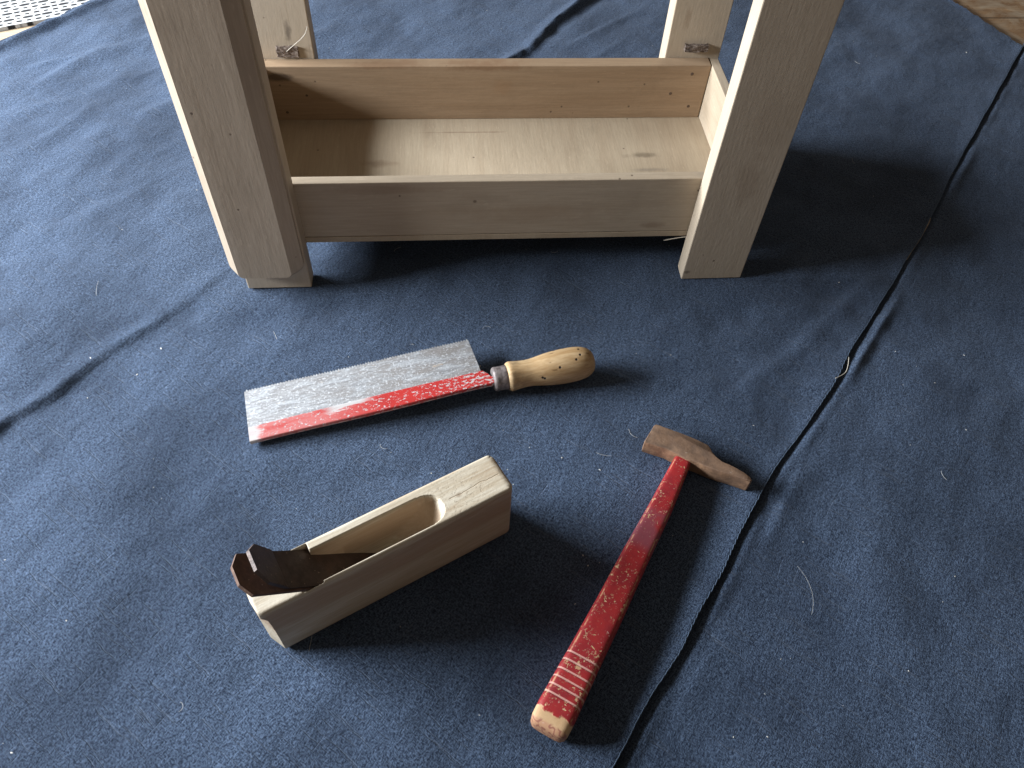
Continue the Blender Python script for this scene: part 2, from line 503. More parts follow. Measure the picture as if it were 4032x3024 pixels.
# ------------------------------------------------------------------ floor, rug
FZ = -.006
floor_me = mesh('floor', [(-2.2, -2, FZ), (2.2, -2, FZ), (2.2, 2.4, FZ), (-2.2, 2.4, FZ)], [(0, 1, 2, 3)])
tag(link('floor', floor_me, FLOORM), kind='structure', label='brown varnished wooden floorboards under the cloth')

Dv = np.array([.641, .767]); Dv /= np.linalg.norm(Dv)      # along the cloth's seam
Tv = np.array([Dv[1], -Dv[0]])                            # across it
def W2(s, t): return Dv * s + Tv * t

# rug: a slab of weave lying beyond the upper left edge of the cloth
e1 = np.array([math.cos(.419), math.sin(.419)]); e2 = np.array([-e1[1], e1[0]])
org = np.array([-.535, .4185])
cs = [org + e1 * a + e2 * b for a, b in ((-.35, 0), (.75, 0), (.75, .55), (-.35, .55))]
top = FZ + .0045
me = mesh('rug', [(*c, FZ + .0004) for c in cs] + [(*c, top) for c in cs],
          [(3, 2, 1, 0), (4, 5, 6, 7), (0, 1, 5, 4), (1, 2, 6, 5), (2, 3, 7, 6), (3, 0, 4, 7)])
l = me.uv_layers.new(name='UVMap')
ang = .419
for lp, d in zip(me.loops, l.data):
    c = me.vertices[lp.vertex_index].co
    dx, dy = c.x + .5271, c.y - .4525
    d.uv = (dx * math.cos(ang) + dy * math.sin(ang), -dx * math.sin(ang) + dy * math.cos(ang))
tag(link('rug', me, RUGM), 'black and white chain patterned rug beyond the upper left edge of the cloth', 'rug')

# ------------------------------------------------------------------ cloth
def interp(x, tab):
    a = np.array(tab); a = a[np.argsort(a[:, 0])]
    return np.interp(x, a[:, 0], a[:, 1])
SEAM = [(-.9, .271), (-.2618, .2691), (-.2412, .2686), (-.219, .2676), (-.2004, .2678), (-.1818, .2692), (-.1569, .2668), (-.1212, .2662), (-.0987, .2642), (-.0652, .2622),
        (-.0425, .2611), (-.0104, .2624), (.0215, .2646), (.0486, .2661), (.0719, .2664), (.1037, .2645), (.129, .2642), (.1644, .2653), (.2093, .2655), (.2486, .2654),
        (.2975, .2660), (.3993, .2606), (.5249, .2583), (.6842, .2555), (1.1, .25)]
FOLD = [(-.9, -.196), (-.3265, -.1947), (-.2887, -.1915), (-.2592, -.1942), (-.2273, -.192), (-.1966, -.1889), (-.1373, -.1866), (-.1206, -.1871),
        (.2776, -.1976), (.3178, -.195), (.3656, -.2034), (.4018, -.2061), (.4489, -.2077), (1.1, -.215)]
EDGE = [(-.9, -.668), (-.2, -.660), (-.0347, -.6536), (-.0241, -.6531), (-.0126, -.6486), (-.0017, -.6481), (.0123, -.6486), (.0297, -.6487), (.0449, -.6535), (.0663, -.6548), (1.1, -.69)]

s_ax = np.concatenate([np.arange(-.62, -.36, .006), np.arange(-.36, .80, .0026), np.arange(.80, 1.0, .008)])
left = -np.concatenate([np.arange(.0, .012, .0011), np.arange(.012, .97, .0029)])[::-1]
lip = [(.0006, -.0005, 1), (.0008, -.0013, 1), (.0002, -.0022, .8), (-.0020, -.9, .5), (-.0026, -1.0, 0), (.0010, -1.0, 0)]   # du, dz (-.9: fraction), tag
right = np.concatenate([np.arange(.0024, .012, .0009), np.arange(.012, .06, .0016), np.arange(.06, .55, .004)])
sa = s_ax[:, None]
seam_c = interp(s_ax, SEAM)
_k = np.exp(-np.linspace(-2.2, 2.2, 21) ** 2); _k /= _k.sum()
seam_c = np.convolve(np.pad(seam_c, 10, mode='edge'), _k, 'valid')
def waves(s, t, n, lo, hi, ang0, spread, seed):
    r = np.random.default_rng(seed); z = np.zeros(np.broadcast(s, t).shape)
    for _ in range(n):
        wl = math.exp(r.uniform(math.log(lo), math.log(hi))); a = ang0 + r.normal() * spread; ph = r.uniform(0, 6.28)
        z = z + np.sin((s * math.cos(a) + t * math.sin(a)) * 2 * PI / wl + ph + .8 * np.sin((s * math.sin(a) - t * math.cos(a)) * 2 * PI / (wl * 2.3) + ph * 2)) * (wl / hi) ** .9
    return z / math.sqrt(n / 2)
def sstep(x, a, b):
    q = np.clip((x - a) / (b - a), 0, 1); return q * q * (3 - 2 * q)
def bench_mask(x, y):
    """1 where things stand on the cloth (kept flat)"""
    m = np.zeros_like(x)
    for cx, cy, rx, ry in ((-.18, .006, .045, .03), (.18, .006, .045, .03), (-.18, .2, .045, .03), (.18, .2, .045, .03), (-.07, -.25, .10, .055), (.06, -.27, .09, .10), (.12, -.18, .05, .05), (-.06, -.11, .15, .06)):
        d = np.sqrt(((x - cx) / rx) ** 2 + ((y - cy) / ry) ** 2); m = np.maximum(m, 1 - sstep(d, .9, 1.5))
    return m
def ground_z(s, t):
    """relief of the cloth away from the seam"""
    x = Dv[0] * s + Tv[0] * t; y = Dv[1] * s + Tv[1] * t
    z = waves(s, t, 9, .05, .22, 1.2, .8, 3) * .0016
    z = z + waves(s, t, 14, .018, .07, 1.35, .38, 5) * .00036 * (1 + 1.0 * sstep(-t, .22, .5)) + waves(s, t, 12, .010, .030, .9, .9, 21) * .00013        # small creases running with the seam
    z = z + waves(s, t, 10, .03, .08, .1, .4, 8) * .00018
    # the long fold
    w = t - interp(s.ravel(), FOLD).reshape(s.shape) - .0007 * np.sin(s * 61) - .0003 * np.sin(s * 143)
    H = np.interp(s.ravel(), [-.6, -.36, -.30, -.255, -.22, -.19, -.165, -.13, -.10, -.05, .1, .24, .28, .34, .40, .5, .7], [.0034, .0034, .0031, .0023, .0027, .0020, .0016, .0022, .0016, .0004, .0004, .0035, .0055, .0040, .0062, .0062, .005]).reshape(s.shape)
    H = H * (1 + .12 * np.sin(s * 88 + 1) + .14 * np.sin(s * 203 + .4) * np.sin(s * 31))
    prof = np.where(w < 0, np.clip(1 + w / .015, 0, 1) ** 1.25, np.exp(-(w / .0027) ** 2))
    dip = -.25 * np.exp(-((w - .012) / .007) ** 2)
    z = z + H * (prof + dip)
    # a few local wrinkles
    def wr(s0, s1, t0, t1, h, wd, asym=.5):
        a = np.array([s0, t0]); b = np.array([s1, t1]); L = np.linalg.norm(b - a); d = (b - a) / L
        al = ((s - a[0]) * d[0] + (t - a[1]) * d[1]) / L; ac = (s - a[0]) * -d[1] + (t - a[1]) * d[0]
        env = sstep(al, -.25, .2) * (1 - sstep(al, .8, 1.25))
        return h * env * np.where(ac > 0, np.exp(-(ac / wd) ** 2), np.exp(-(ac / (wd * asym)) ** 2))
    z = z + wr(-.215, -.165, .2845, .2845, .0028, .005) + wr(-.30, -.235, .292, .284, .0022, .006) + wr(-.09, -.02, .281, .277, .0016, .006) + wr(.36, .44, .268, .27, .002, .006) + wr(.08, .19, .2735, .276, .0026, .005)
    z = z + wr(-.06, .02, -.548, -.556, .0028, .012) + wr(-.115, -.05, -.462, -.474, .0016, .010) + wr(-.03, .02, -.425, -.412, .0014, .010) + wr(.03, .10, -.548, -.535, .0018, .010)
    z = z + wr(-.09, -.06, -.52, -.50, .0012, .008) + wr(.0, .07, -.49, -.47, .0013, .011) + wr(-.2, -.1, -.35, -.33, .0010, .012) + wr(.08, .2, -.42, -.40, .0014, .012)
    z = z + wr(-.045, -.005, -.585, -.565, .0020, .006) + wr(-.10, .12, -.638, -.643, .0060, .0065)
    z = z + wr(.36, .46, -.165, -.150, .0016, .008) + wr(.30, .40, -.135, -.125, .0012, .008) + wr(.42, .60, .05, .09, .0014, .02) + wr(.45, .62, .14, .16, .0012, .02)
    z = z + wr(.02, .10, .21, .235, .0012, .010) + wr(.08, .20, .225, .25, .0016, .010)
    b = bench_mask(x, y)
    return z * (1 - .85 * b) - .0016 * 1 + b * .0008
seam_h = np.interp(s_ax, [-.6, -.30, -.22, -.15, -.08, -.02, .05, .09, .15, .22, .35, .5, .7, 1], [.0042, .0038, .0040, .0034, .0024, .0020, .0020, .0029, .0022, .0016, .0018, .0025, .0028, .003])
seam_h = seam_h * (1 + .07 * np.sin(s_ax * 71) + .04 * np.sin(s_ax * 221 + 2)) + .00010 * np.sin(s_ax * 1500) * np.sin(s_ax * 613)
cols_t, cols_z, cols_v = [], [], []
acc = None
jag = (.00016 * np.sin(s_ax * 517) * np.sin(s_ax * 211 + 1) + .0003 * np.sin(s_ax * 93 + .5))
for u in left:
    t = seam_c + u + jag * math.exp(u / .004)
    z = ground_z(s_ax, t) + seam_h * math.exp(-(abs(u) / .0125) ** 1.1)
    cols_t.append(t); cols_z.append(z); cols_v.append(u)
ztop = cols_z[-1]
gd = np.interp(s_ax, [-.6, -.1, .0, .15, .3, .7, 1], [.0016, .0016, .0012, .0018, .0024, .0026, .002])   # depth of the groove beside the seam
zr = ground_z(s_ax, seam_c + .006) - gd
vcur = 0
for du, dz, k in lip:
    t = seam_c + du + jag * k
    if dz == -.9: z = zr + (ztop - zr) * .28
    elif dz == -1.0: z = zr - (.0002 if du < 0 else 0)
    else: z = np.maximum(ztop + dz, zr + .0004)
    vcur += .002
    cols_t.append(t); cols_z.append(z); cols_v.append(vcur)
for u in right:
    t = seam_c + u
    welt = .0009 + .0005 * np.sin(s_ax * 47 + 1) + .0003 * np.sin(s_ax * 131)
    z = ground_z(s_ax, t) - gd * math.exp(-((u - .0012) / .0028) ** 2) + welt * math.exp(-((u - .0075) / .0045) ** 2) + .0005 * math.exp(-((u - .020) / .009) ** 2)
    cols_t.append(t); cols_z.append(z); cols_v.append(vcur + u)
Tm = np.array(cols_t).T; Zm = np.array(cols_z).T; Vm = np.array(cols_v)
Sm = np.repeat(s_ax[:, None], Tm.shape[1], 1)
# trim to the real outline: left edge, far edge
edge = interp(s_ax, EDGE)[:, None]
far = np.minimum(.7623 - .60 * (Tm - .161) + .0012 * np.sin(Tm * 300), .99)
keepv = (Tm >= edge - .0015) & (Sm <= far + .0015)
drop = np.minimum(sstep(Tm - edge, 0, .006), sstep(far - Sm, 0, .006))
Zm = Zm * drop + (1 - drop) * (FZ + .0055)
Tm = np.where(Tm < edge, edge, Tm); Sm = np.where(Sm > far, far, Sm)
X = Dv[0] * Sm + Tv[0] * Tm; Y = Dv[1] * Sm + Tv[1] * Tm
ns, nt = X.shape
co = np.stack([X, Y, Zm], -1).reshape(-1, 3)
idx = np.arange(ns * nt).reshape(ns, nt)
ok = keepv[:-1, :-1] & keepv[1:, :-1] & keepv[:-1, 1:] & keepv[1:, 1:]
q = np.stack([idx[:-1, :-1], idx[:-1, 1:], idx[1:, 1:], idx[1:, :-1]], -1)[ok][:, ::-1]
used = np.unique(q); remap = -np.ones(ns * nt, int); remap[used] = np.arange(len(used))
co = co[used]; q = remap[q]
uvall = np.stack([Sm, np.broadcast_to(Vm[None], Sm.shape)], -1).reshape(-1, 2)[used]
cme = bpy.data.meshes.new('cloth')
cme.vertices.add(len(co)); cme.vertices.foreach_set('co', co.astype(np.float32).ravel())
cme.loops.add(q.size); cme.loops.foreach_set('vertex_index', q.astype(np.int32).ravel())
cme.polygons.add(len(q)); cme.polygons.foreach_set('loop_start', np.arange(0, q.size, 4, dtype=np.int32))
cme.update(calc_edges=True)
uvl = cme.uv_layers.new(name='UVMap')
uvl.data.foreach_set('uv', uvall[q.ravel()].astype(np.float32).ravel())
cme.polygons.foreach_set('use_smooth', np.ones(len(q), bool))
cme.validate()
cloth = tag(link('cloth', cme, LINEN), 'large faded navy blue linen cloth spread out flat with a raised seam on the right', 'cloth')
# stitched edge of the seam: a thin twisted cord with loose twists
bm_v, bm_f = [], []
sel = [(W2(a, c + .0004 + j), b) for a, c, b, j in zip(s_ax, seam_c, ztop, jag) if -.45 < a < .74]
for ph in (0, PI):
    pts = []
    for i in range(0, len(sel) * 2 - 1):
        f = i / 2; i0 = int(f); i1 = min(i0 + 1, len(sel) - 1); fr = f - i0
        xy = sel[i0][0] * (1 - fr) + sel[i1][0] * fr; z = sel[i0][1] * (1 - fr) + sel[i1][1] * fr
        a = i * .83 + ph + .9 * math.sin(i * .11)
        am = .00022 + .00012 * math.sin(i * .037); pts.append((xy[0] + Tv[0] * am * math.cos(a), xy[1] + Tv[1] * am * math.cos(a), z - .0003 + am * math.sin(a)))
    me = tube(pts, .00034, 5)
    b0 = len(bm_v)
    bm_v += [tuple(v.co) for v in me.vertices]; bm_f += [tuple(b0 + k for k in p_.vertices) for p_ in me.polygons]
link('selvedge', mesh('selvedge', bm_v, bm_f), EDGECOL, cloth, True)

# ------------------------------------------------------------------ workbench
bench = thing('workbench', 'small pale wooden toy workbench with a low open tool tray between its legs', 'workbench')
HT = .36
def leg(x0, x1, y0, y1, label=None):
    o = link('leg', box(x0, x1, y0, y1, 0, HT, .0008, .0003), W_LEG, bench)
    return o
leg(-.2056, -.1547, 0, .0158)
leg(.1547, .2062, 0, .0158)
lb = leg(-.2045, -.1535, .1888, .2070)
rb = leg(.1585, .2087, .1888, .2070)
# vise jaw: board with chamfered long edges and rounded lower corners, in front of the left leg
def jaw_ring(x0, x1, zb, r, y, ch=0):
    pts = []
    for k in range(9):
        a = PI + (PI / 2) * k / 8; pts.append((x0 + r + r * math.cos(a), y, zb + r + r * math.sin(a)))
    for k in range(9):
        a = 1.5 * PI + (PI / 2) * k / 8; pts.append((x1 - r + r * math.cos(a), y, zb + r + r * math.sin(a)))
    pts += [(x1, y, HT - .03), (x0, y, HT - .03)]
    return pts
R1 = jaw_ring(-.2134, -.1562, .0192, .0105, -.0002)
R2 = jaw_ring(-.2134, -.1562, .0192, .0105, -.0030)
R3 = jaw_ring(-.2072, -.1662, .0193, .0045, -.0081)
jme = fixn(loft([R1, R2, R3]))
tag(link('vise_jaw', jme, W_JAW, bench))
# tray
YF, YB0, YB1 = .0160, .1760, .1886
link('tray_side', box(-.2075, .2075, YF, YF + .0086, .0395, .0919, .0007, .0002), W_X, bench)
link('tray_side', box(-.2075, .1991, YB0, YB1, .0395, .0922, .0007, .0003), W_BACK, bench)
link('tray_end', box(.1994, .2078, YF + .0088, YB1, .0395, .0920, .0007, .0003), W_Y, bench)
link('tray_end', box(-.2075, -.1990, YF + .0088, YB0 - .0002, .0395, .0915, .0007, .0003), W_Y, bench)
link('tray_floor', box(-.2076, .2080, YF + .0002, YB1 - .0002, .0337, .0393, .0006), W_FLOOR, bench)
# the top and its apron carry the legs, above the picture
link('benchtop', box(-.27, .27, -.022, .235, HT, HT + .026, .002), W_X, bench)
# nail heads
def nail(x, y, z, d):
    r = .0015
    n = 10; ax = {'y': ((1, 0, 0), (0, 0, 1), (0, -1, 0)), 'x': ((0, 1, 0), (0, 0, 1), (-1, 0, 0))}[d]
    a, b, c = [Vector(k) for k in ax]; p_ = Vector((x, y, z))
    rings = []
    for h, rr in ((-.001, r), (.00005, r), (.0002, r * .7)):
        rings.append([p_ + c * h + a * (rr * math.cos(2 * PI * j / n)) + b * (rr * math.sin(2 * PI * j / n)) for j in range(n)])
    link('nail', fixn(loft(rings)), NAIL, bench)
for x, z in ((.1831, .0838), (.1670, .0644), (.1867, .0512), (-.1639, .0643), (-.1841, .0474)):
    nail(x, YB0, z, 'y')
nail(.1994, .046, .073, 'x')
# frayed wedges left in the slots of the back legs
def wedge(x0, x1, z0, z1, par, yf=.1888, proud=.003):
    bm = bmesh.new(); bmesh.ops.create_cube(bm, size=1)
    bmesh.ops.subdivide_edges(bm, edges=bm.edges[:], cuts=5, use_grid_fill=True)
    for v in bm.verts:
        n = Vector((random.uniform(-1, 1), random.uniform(-1, 1), random.uniform(-1, 1)))
        v.co = Vector(((x0 + x1) / 2 + v.co.x * (x1 - x0), yf + .001 - proud / 2 + v.co.y * (proud + .002), (z0 + z1) / 2 + v.co.z * (z1 - z0))) + n * .0006
    me = bpy.data.meshes.new('wedge'); bm.to_mesh(me); bm.free()
    link('wedge', me, PLUG, par)
wedge(-.1845, -.1665, .0945, .1035, lb, proud=.0022)
wedge(.1745, .1955, .1000, .1055, rb, proud=.0045)
# splinter at the foot of the tray
link('splinter', tube(smooth_poly([(.160, .0157, .0338), (.148, .0150, .0328), (.136, .0140, .0312)], 4), [.0004] * 8 + [.0001]), FIBRE, bench)

# ------------------------------------------------------------------ hand plane
PL = thing('hand_plane', 'little wooden hand plane with a rusty dark blade, lying below the saw', 'hand plane', (-.14817, -.30071, 0), .46924)
L_, W_, H_ = .15956, .02862, .05730
nu, nv = 330, 72
us = np.linspace(0, L_, nu); vs = np.linspace(0, W_, nv)
U, V = np.meshgrid(us, vs, indexing='ij')
vc, hb = .0124, .0102
uc, aa = .080, .0370
ue = np.clip((U - uc) / aa, 0, 2); ve = np.abs(V - vc) / hb
pw = 2.0
inside_r = ue ** 2.2 + ve ** np.where(U > uc - .03, 2.6, 6)
ur = np.clip((U - .1040) / .0130, 0, 3)
rho = (ur ** 2.2 + ve ** np.where(U > .085, 2.6, 8)) ** (1 / 2.2)
rho = np.where(U > .1040, rho, np.maximum(ve, 0))
wall = .041 * np.clip(1 - np.clip(rho, 0, 1) ** 9, 0, 1) ** .45
tt = np.clip((.1172 - U) / .042, 0, 1)
ramp = .0405 * (1 - (1 - tt) ** 1.9) ** .9 * (1 - .35 * np.clip(ve, 0, 1) ** 2 * sstep(U, .070, .100))
dep = np.minimum(wall, ramp)
bed = np.clip((U - .0285) * math.tan(math.radians(42)), 0, 1)
dep = np.minimum(dep, np.where(ve < 1, bed, 0))
# the throat closes towards the sole
Z = H_ - dep
# mouth notches where the iron is let into the cheeks
notch = (V > .001) & (V < W_ - .001)
ibed = np.clip((U - .0262) * math.tan(math.radians(42)), 0, .012)
Z = np.where((U < .0385) & notch, np.minimum(Z, H_ - ibed), Z)
# rounded outer edges, a few dents
r_ = .0022
ed = np.minimum(np.minimum(V, W_ - V), np.minimum(U, L_ - U))
near_r = np.clip(L_ - U, 0, r_ * 2.2) / 2.2
ed = np.minimum(ed, near_r)
dz = np.where(ed < r_, r_ - np.sqrt(np.maximum(r_ ** 2 - (r_ - ed) ** 2, 0)), 0)
Z = Z - dz
Xp, Yp = U.copy(), V.copy()
rc_ = .0042
for cu, cv, su, sv in ((L_ - rc_, rc_, 1, -1), (L_ - rc_, W_ - rc_, 1, 1), (.0046, .0046, -1, -1), (rc_ * .6, W_ - rc_ * .6, -1, 1)):
    rr = rc_ if su > 0 else (.0046 if sv < 0 else rc_ * .6)
    du, dv = (Xp - cu) * su, (Yp - cv) * sv
    mk = (du > 0) & (dv > 0)
    dist = np.sqrt(du ** 2 + dv ** 2) + 1e-9
    mx = np.maximum(du, dv)
    k = np.where(mk, mx / dist, 1)
    Xp = np.where(mk, cu + su * du * k, Xp); Yp = np.where(mk, cv + sv * dv * k, Yp)
def cham(u_, v_, f_): return np.maximum(u_, .0048 * f_ * np.clip(1 - v_ / .0105, 0, 1))
Xp0 = Xp.copy(); Xp = cham(Xp, Yp, .35)
V3 = np.stack([Xp, Yp, Z], -1).reshape(-1, 3).tolist()
ix = np.arange(nu * nv).reshape(nu, nv)
F = np.stack([ix[:-1, :-1], ix[1:, :-1], ix[1:, 1:], ix[:-1, 1:]], -1).reshape(-1, 4).tolist()
loop = list(ix[:, 0]) + list(ix[-1, 1:]) + list(ix[-2::-1, -1]) + list(ix[0, -2:0:-1])
base = len(V3); n_ = len(loop)
levels = [(.051, 0), (.046, 0), (.030, 0), (.015, 0), (.0022, 0), (.0006, .0005), (0, .0018)]
Xf = Xp0.ravel()
cxy = np.array([L_ / 2, W_ / 2])
prev = [int(i) for i in loop]
for z, ins in levels:
    cur = []
    for i in loop:
        p_ = np.array([float(cham(Xf[int(i)], V3[int(i)][1], .35 if z > .05 else (.95 if z > .04 else 1.05))), V3[int(i)][1]])
        d = np.array([min(max(p_[0], .004), L_ - .004), min(max(p_[1], .004), W_ - .004)]) - p_
        nd = np.linalg.norm(d)
        if nd > 0 and ins: p_ = p_ + d / nd * ins
        V3.append([p_[0], p_[1], z]); cur.append(len(V3) - 1)
    for j in range(n_):
        F.append((prev[j], cur[j], cur[(j + 1) % n_], prev[(j + 1) % n_]))
    prev = cur
F.append(tuple(prev))
pme = fixn(mesh('body', V3, F))
pb = link('body', pme, PLANE_WOOD, PL, True)
# the two irons
def sheet(name, path, half_l, half_r, thick, parent, tipclip=None, bulge=0):
    """path: (u,w) polyline; half_l/half_r: v limits per path point"""
    rings = []
    n = len(path)
    for i, (u, w) in enumerate(path):
        a = np.array(path[max(i - 1, 0)]); b = np.array(path[min(i + 1, n - 1)]); d = (b - a) / np.linalg.norm(b - a)
        nrm = np.array([d[1], -d[0]])
        lo, hi = half_l[i], half_r[i]
        t0 = np.array([u, w]); t1 = t0 + nrm * thick
        m_ = 9
        ring = [(t0[0], lo + (hi - lo) * k / (m_ - 1), t0[1]) for k in range(m_)]
        ring += [(t1[0], hi - (hi - lo) * k / (m_ - 1), t1[1]) for k in range(m_)]
        rings.append(ring)
    return link(name, fixn(loft(rings)), IRONR if name == 'iron' else IRON, parent)
def along(pts, n):
    out = []
    for a, b in zip(pts[:-1], pts[1:]):
        for t in np.linspace(0, 1, n, endpoint=False): out.append(tuple(np.array(a) * (1 - t) + np.array(b) * t))
    out.append(pts[-1]); return out
e42 = np.array([-math.cos(math.radians(42)), math.sin(math.radians(42))])
ex = np.array([.0280, .0566])
p1 = [ex - e42 * .055, ex, ex + e42 * .030, ex + e42 * .0335, ex + e42 * .0388]
l1 = [.0015, .0012, .0012, .0012, .0080]; r1 = [.0270, .0272, .0272, .0272, .0195]
sheet('iron', [tuple(q_) for q_ in p1], l1, r1, .0020, PL)
off = np.array([math.sin(math.radians(42)), math.cos(math.radians(42))]) * .0017
e66 = np.array([-math.cos(math.radians(65)), math.sin(math.radians(65))])
bp = np.array([.0208, .0645])
p2 = [bp - e42 * .070, bp - e42 * .012, bp - e42 * .003, bp + (e42 + e66) * .0012, bp + e66 * .005, bp + e66 * .0195, bp + e66 * .0272]
l2 = [.0022] * 6 + [.0082]; r2 = [.0266] * 6 + [.0205]
ci = sheet('cap_iron', [tuple(q_) for q_ in p2], l2, r2, .0020, PL)

# ------------------------------------------------------------------ hand saw
a_ = Vector((.97547, .21351, .05358)).normalized(); n_v = Vector((-.05486, .00007, .99849)).normalized(); b_ = n_v.cross(a_)
SAW = thing('hand_saw', 'old toy backsaw with a worn steel blade, flaking red spine and honey wooden handle', 'saw', (0, 0, 0))
SAW.matrix_world = Matrix(((a_.x, b_.x, n_v.x, -.18423), (a_.y, b_.y, n_v.y, -.14829), (a_.z, b_.z, n_v.z, .0040), (0, 0, 0, 1)))
# blade outline in the saw's own plane, with teeth
out = [(-.0002, 0)]
out.append((-.0004, .0400))
NT = 82
x0, x1 = .0005, .1680
for i in range(NT):
    xa = x0 + (x1 - x0) * i / NT; xm = x0 + (x1 - x0) * (i + .45) / NT
    k = random.uniform(.75, 1.15)
    out.append((xa, .0398 + .0003 * math.sin(xa * 60))); out.append((xm, .0398 + .0016 * k))
out += [(.1681, .0396), (.1691, .020), (.1697, .006), (.1697, 0)]
N = len(out)
th_ = .0005
sv_ = [(x, y, th_) for x, y in out] + [(x, y, -th_) for x, y in out]
sf = [tuple(range(N - 1, -1, -1)), tuple(range(N, 2 * N))] + [(i, (i + 1) % N, N + (i + 1) % N, N + i) for i in range(N)]
link('blade', fixn(mesh('blade', sv_, sf)), STEEL, SAW)
# spine: folded strip along the back
def spine_ring(x, y0, y1, h, r=.0009):
    c = []
    for (cy, cz, a0) in ((y1 - r, h - r, 0), (y0 + r, h - r, PI / 2), (y0 + r, -h + r, PI), (y1 - r, -h + r, 1.5 * PI)):
        for k in range(4):
            a = a0 + PI / 2 * k / 3; c.append((x, cy + r * math.cos(a), cz + r * math.sin(a)))
    return c
rings = []
for i in range(40):
    t = i / 39; x = .0002 + .1705 * t
    rings.append(spine_ring(x, -.0064 + .0003 * math.sin(t * 9), .0064 + .0012 * math.sin(t * 2.6) + .0003 * t, .0019 + .0002 * t))
rings.append(spine_ring(.1735, -.0066, .0040, .0021)); rings.append(spine_ring(.1755, -.0064, .0005, .0021)); rings.append(spine_ring(.1830, -.0060, -.0006, .0021))
link('spine', fixn(loft(rings)), SPINE, SAW)
# handle group: lathe about its own axis, laid out in world space
Qw = Vector((-.0113, -.1110, .0116)); Rw = Vector((.0652, -.0972, .0136))
hx = (Rw - Qw).normalized(); hy = Vector((0, 0, 1)).cross(hx).normalized(); hz = hx.cross(hy)
HM = Matrix(((hx.x, hy.x, hz.x, Qw.x), (hx.y, hy.y, hz.y, Qw.y), (hx.z, hy.z, hz.z, Qw.z), (0, 0, 0, 1)))
KS = .81
prof = [(.0102, .0090), (.0104, .0118), (.0114, .0130), (.0128, .0137), (.0146, .0136), (.0175, .0131), (.0215, .0126), (.026, .0124), (.030, .0127), (.035, .0136), (.041, .0148),
        (.048, .0157), (.055, .0161), (.061, .0161), (.066, .0157), (.0705, .0147), (.0742, .0130), (.0768, .0107), (.0783, .0080), (.0790, .0050), (.0792, .0)]
prof = [(x * .975, r * KS) for x, r in prof]
hp_ = smooth_poly(prof[1:], 3)
hp_ = [prof[0]] + [(x, max(r, .0)) for x, r in hp_]
hp_[-1] = (.0792 * .975, .0002)
def on_handle(x, ang):
    xs = [p_[0] for p_ in hp_]; rs2 = [p_[1] for p_ in hp_]
    r = float(np.interp(x, xs, rs2)); return (x, r * math.cos(ang), r * math.sin(ang))
# ang: 0 = +y (away from the viewer), pi/2 = up, pi = towards the viewer
WORM = [on_handle(.0715, .62), on_handle(.0655, 1.25), on_handle(.0650, 1.72), on_handle(.0612, 1.98), on_handle(.0480, 2.25), on_handle(.0345, 2.72), on_handle(.0360, 2.80),
        on_handle(.0555, .75), on_handle(.0480, .80)]
HONEY = mk_handle()
hme = lathe(hp_, 48)
ho = link('handle', hme, HONEY, SAW, True)
fe = lathe([(-.0008, .0030), (-.0008, .0072), (-.0002, .0084), (.0012, .0092), (.0030, .0089), (.0050, .0090), (.0080, .0091), (.0098, .0093), (.0104, .0090), (.0104, .003)], 40)
fo = link('ferrule', fe, FERR, SAW, True)
bpy.context.view_layer.update()
SI = SAW.matrix_world.inverted()
for o in (ho, fo):
    o.matrix_local = SI @ HM

# ------------------------------------------------------------------ hammer
HA = thing('hammer', 'toy hammer with a rusty steel head and a chipped red wooden handle', 'hammer', (.1146, -.1855, 0))
ho_ = np.array([.1146, -.1855])
outl = [(.0908, -.1716), (.0993, -.1755), (.1053, -.1781), (.1131, -.1836), (.1172, -.1868), (.1245, -.1902), (.1326, -.1951), (.1388, -.1980), (.1461, -.2010), (.1532, -.2045), (.1569, -.2064),
        (.1585, -.2056), (.1578, -.2026), (.1546, -.1989), (.1479, -.1935), (.1416, -.1896), (.1385, -.1857), (.1366, -.1823), (.1360, -.1790), (.1350, -.1762), (.1286, -.1715), (.1199, -.1663), (.1087, -.1605), (.1016, -.1569), (.0997, -.1580), (.0962, -.1633), (.0912, -.1700)]
dense = []
for i in range(len(outl)):
    a = np.array(outl[i]); b = np.array(outl[(i + 1) % len(outl)]); k = max(1, int(np.linalg.norm(b - a) / .0022))
    for j in range(k): dense.append(a + (b - a) * j / k)
dense = np.array(dense) - ho_
dense = dense + rng.normal(size=dense.shape) * .00005
def inset(P, d):
    out = []
    n = len(P)
    for i in range(n):
        t = P[(i + 1) % n] - P[i - 1]; t = t / (np.linalg.norm(t) + 1e-9); nn = np.array([-t[1], t[0]]); out.append(P[i] + nn * d)
    return np.array(out)
area = .5 * sum(dense[i - 1][0] * dense[i][1] - dense[i][0] * dense[i - 1][1] for i in range(len(dense)))
sg = 1 if area > 0 else -1
HH = .0136
rings = []
for z, d in ((0.0, .0012), (.0004, .0005), (.0012, 0), (.005, -.0001), (.009, -.0001), (.0128, 0), (.0133, .0002), (HH, .0006)):
    P = inset(dense, d * sg)
    rings.append([(x, y, z + rng.normal() * .00006) for x, y in P])
link('head', sharp(fixn(loft(rings)), 38), RUST, HA)
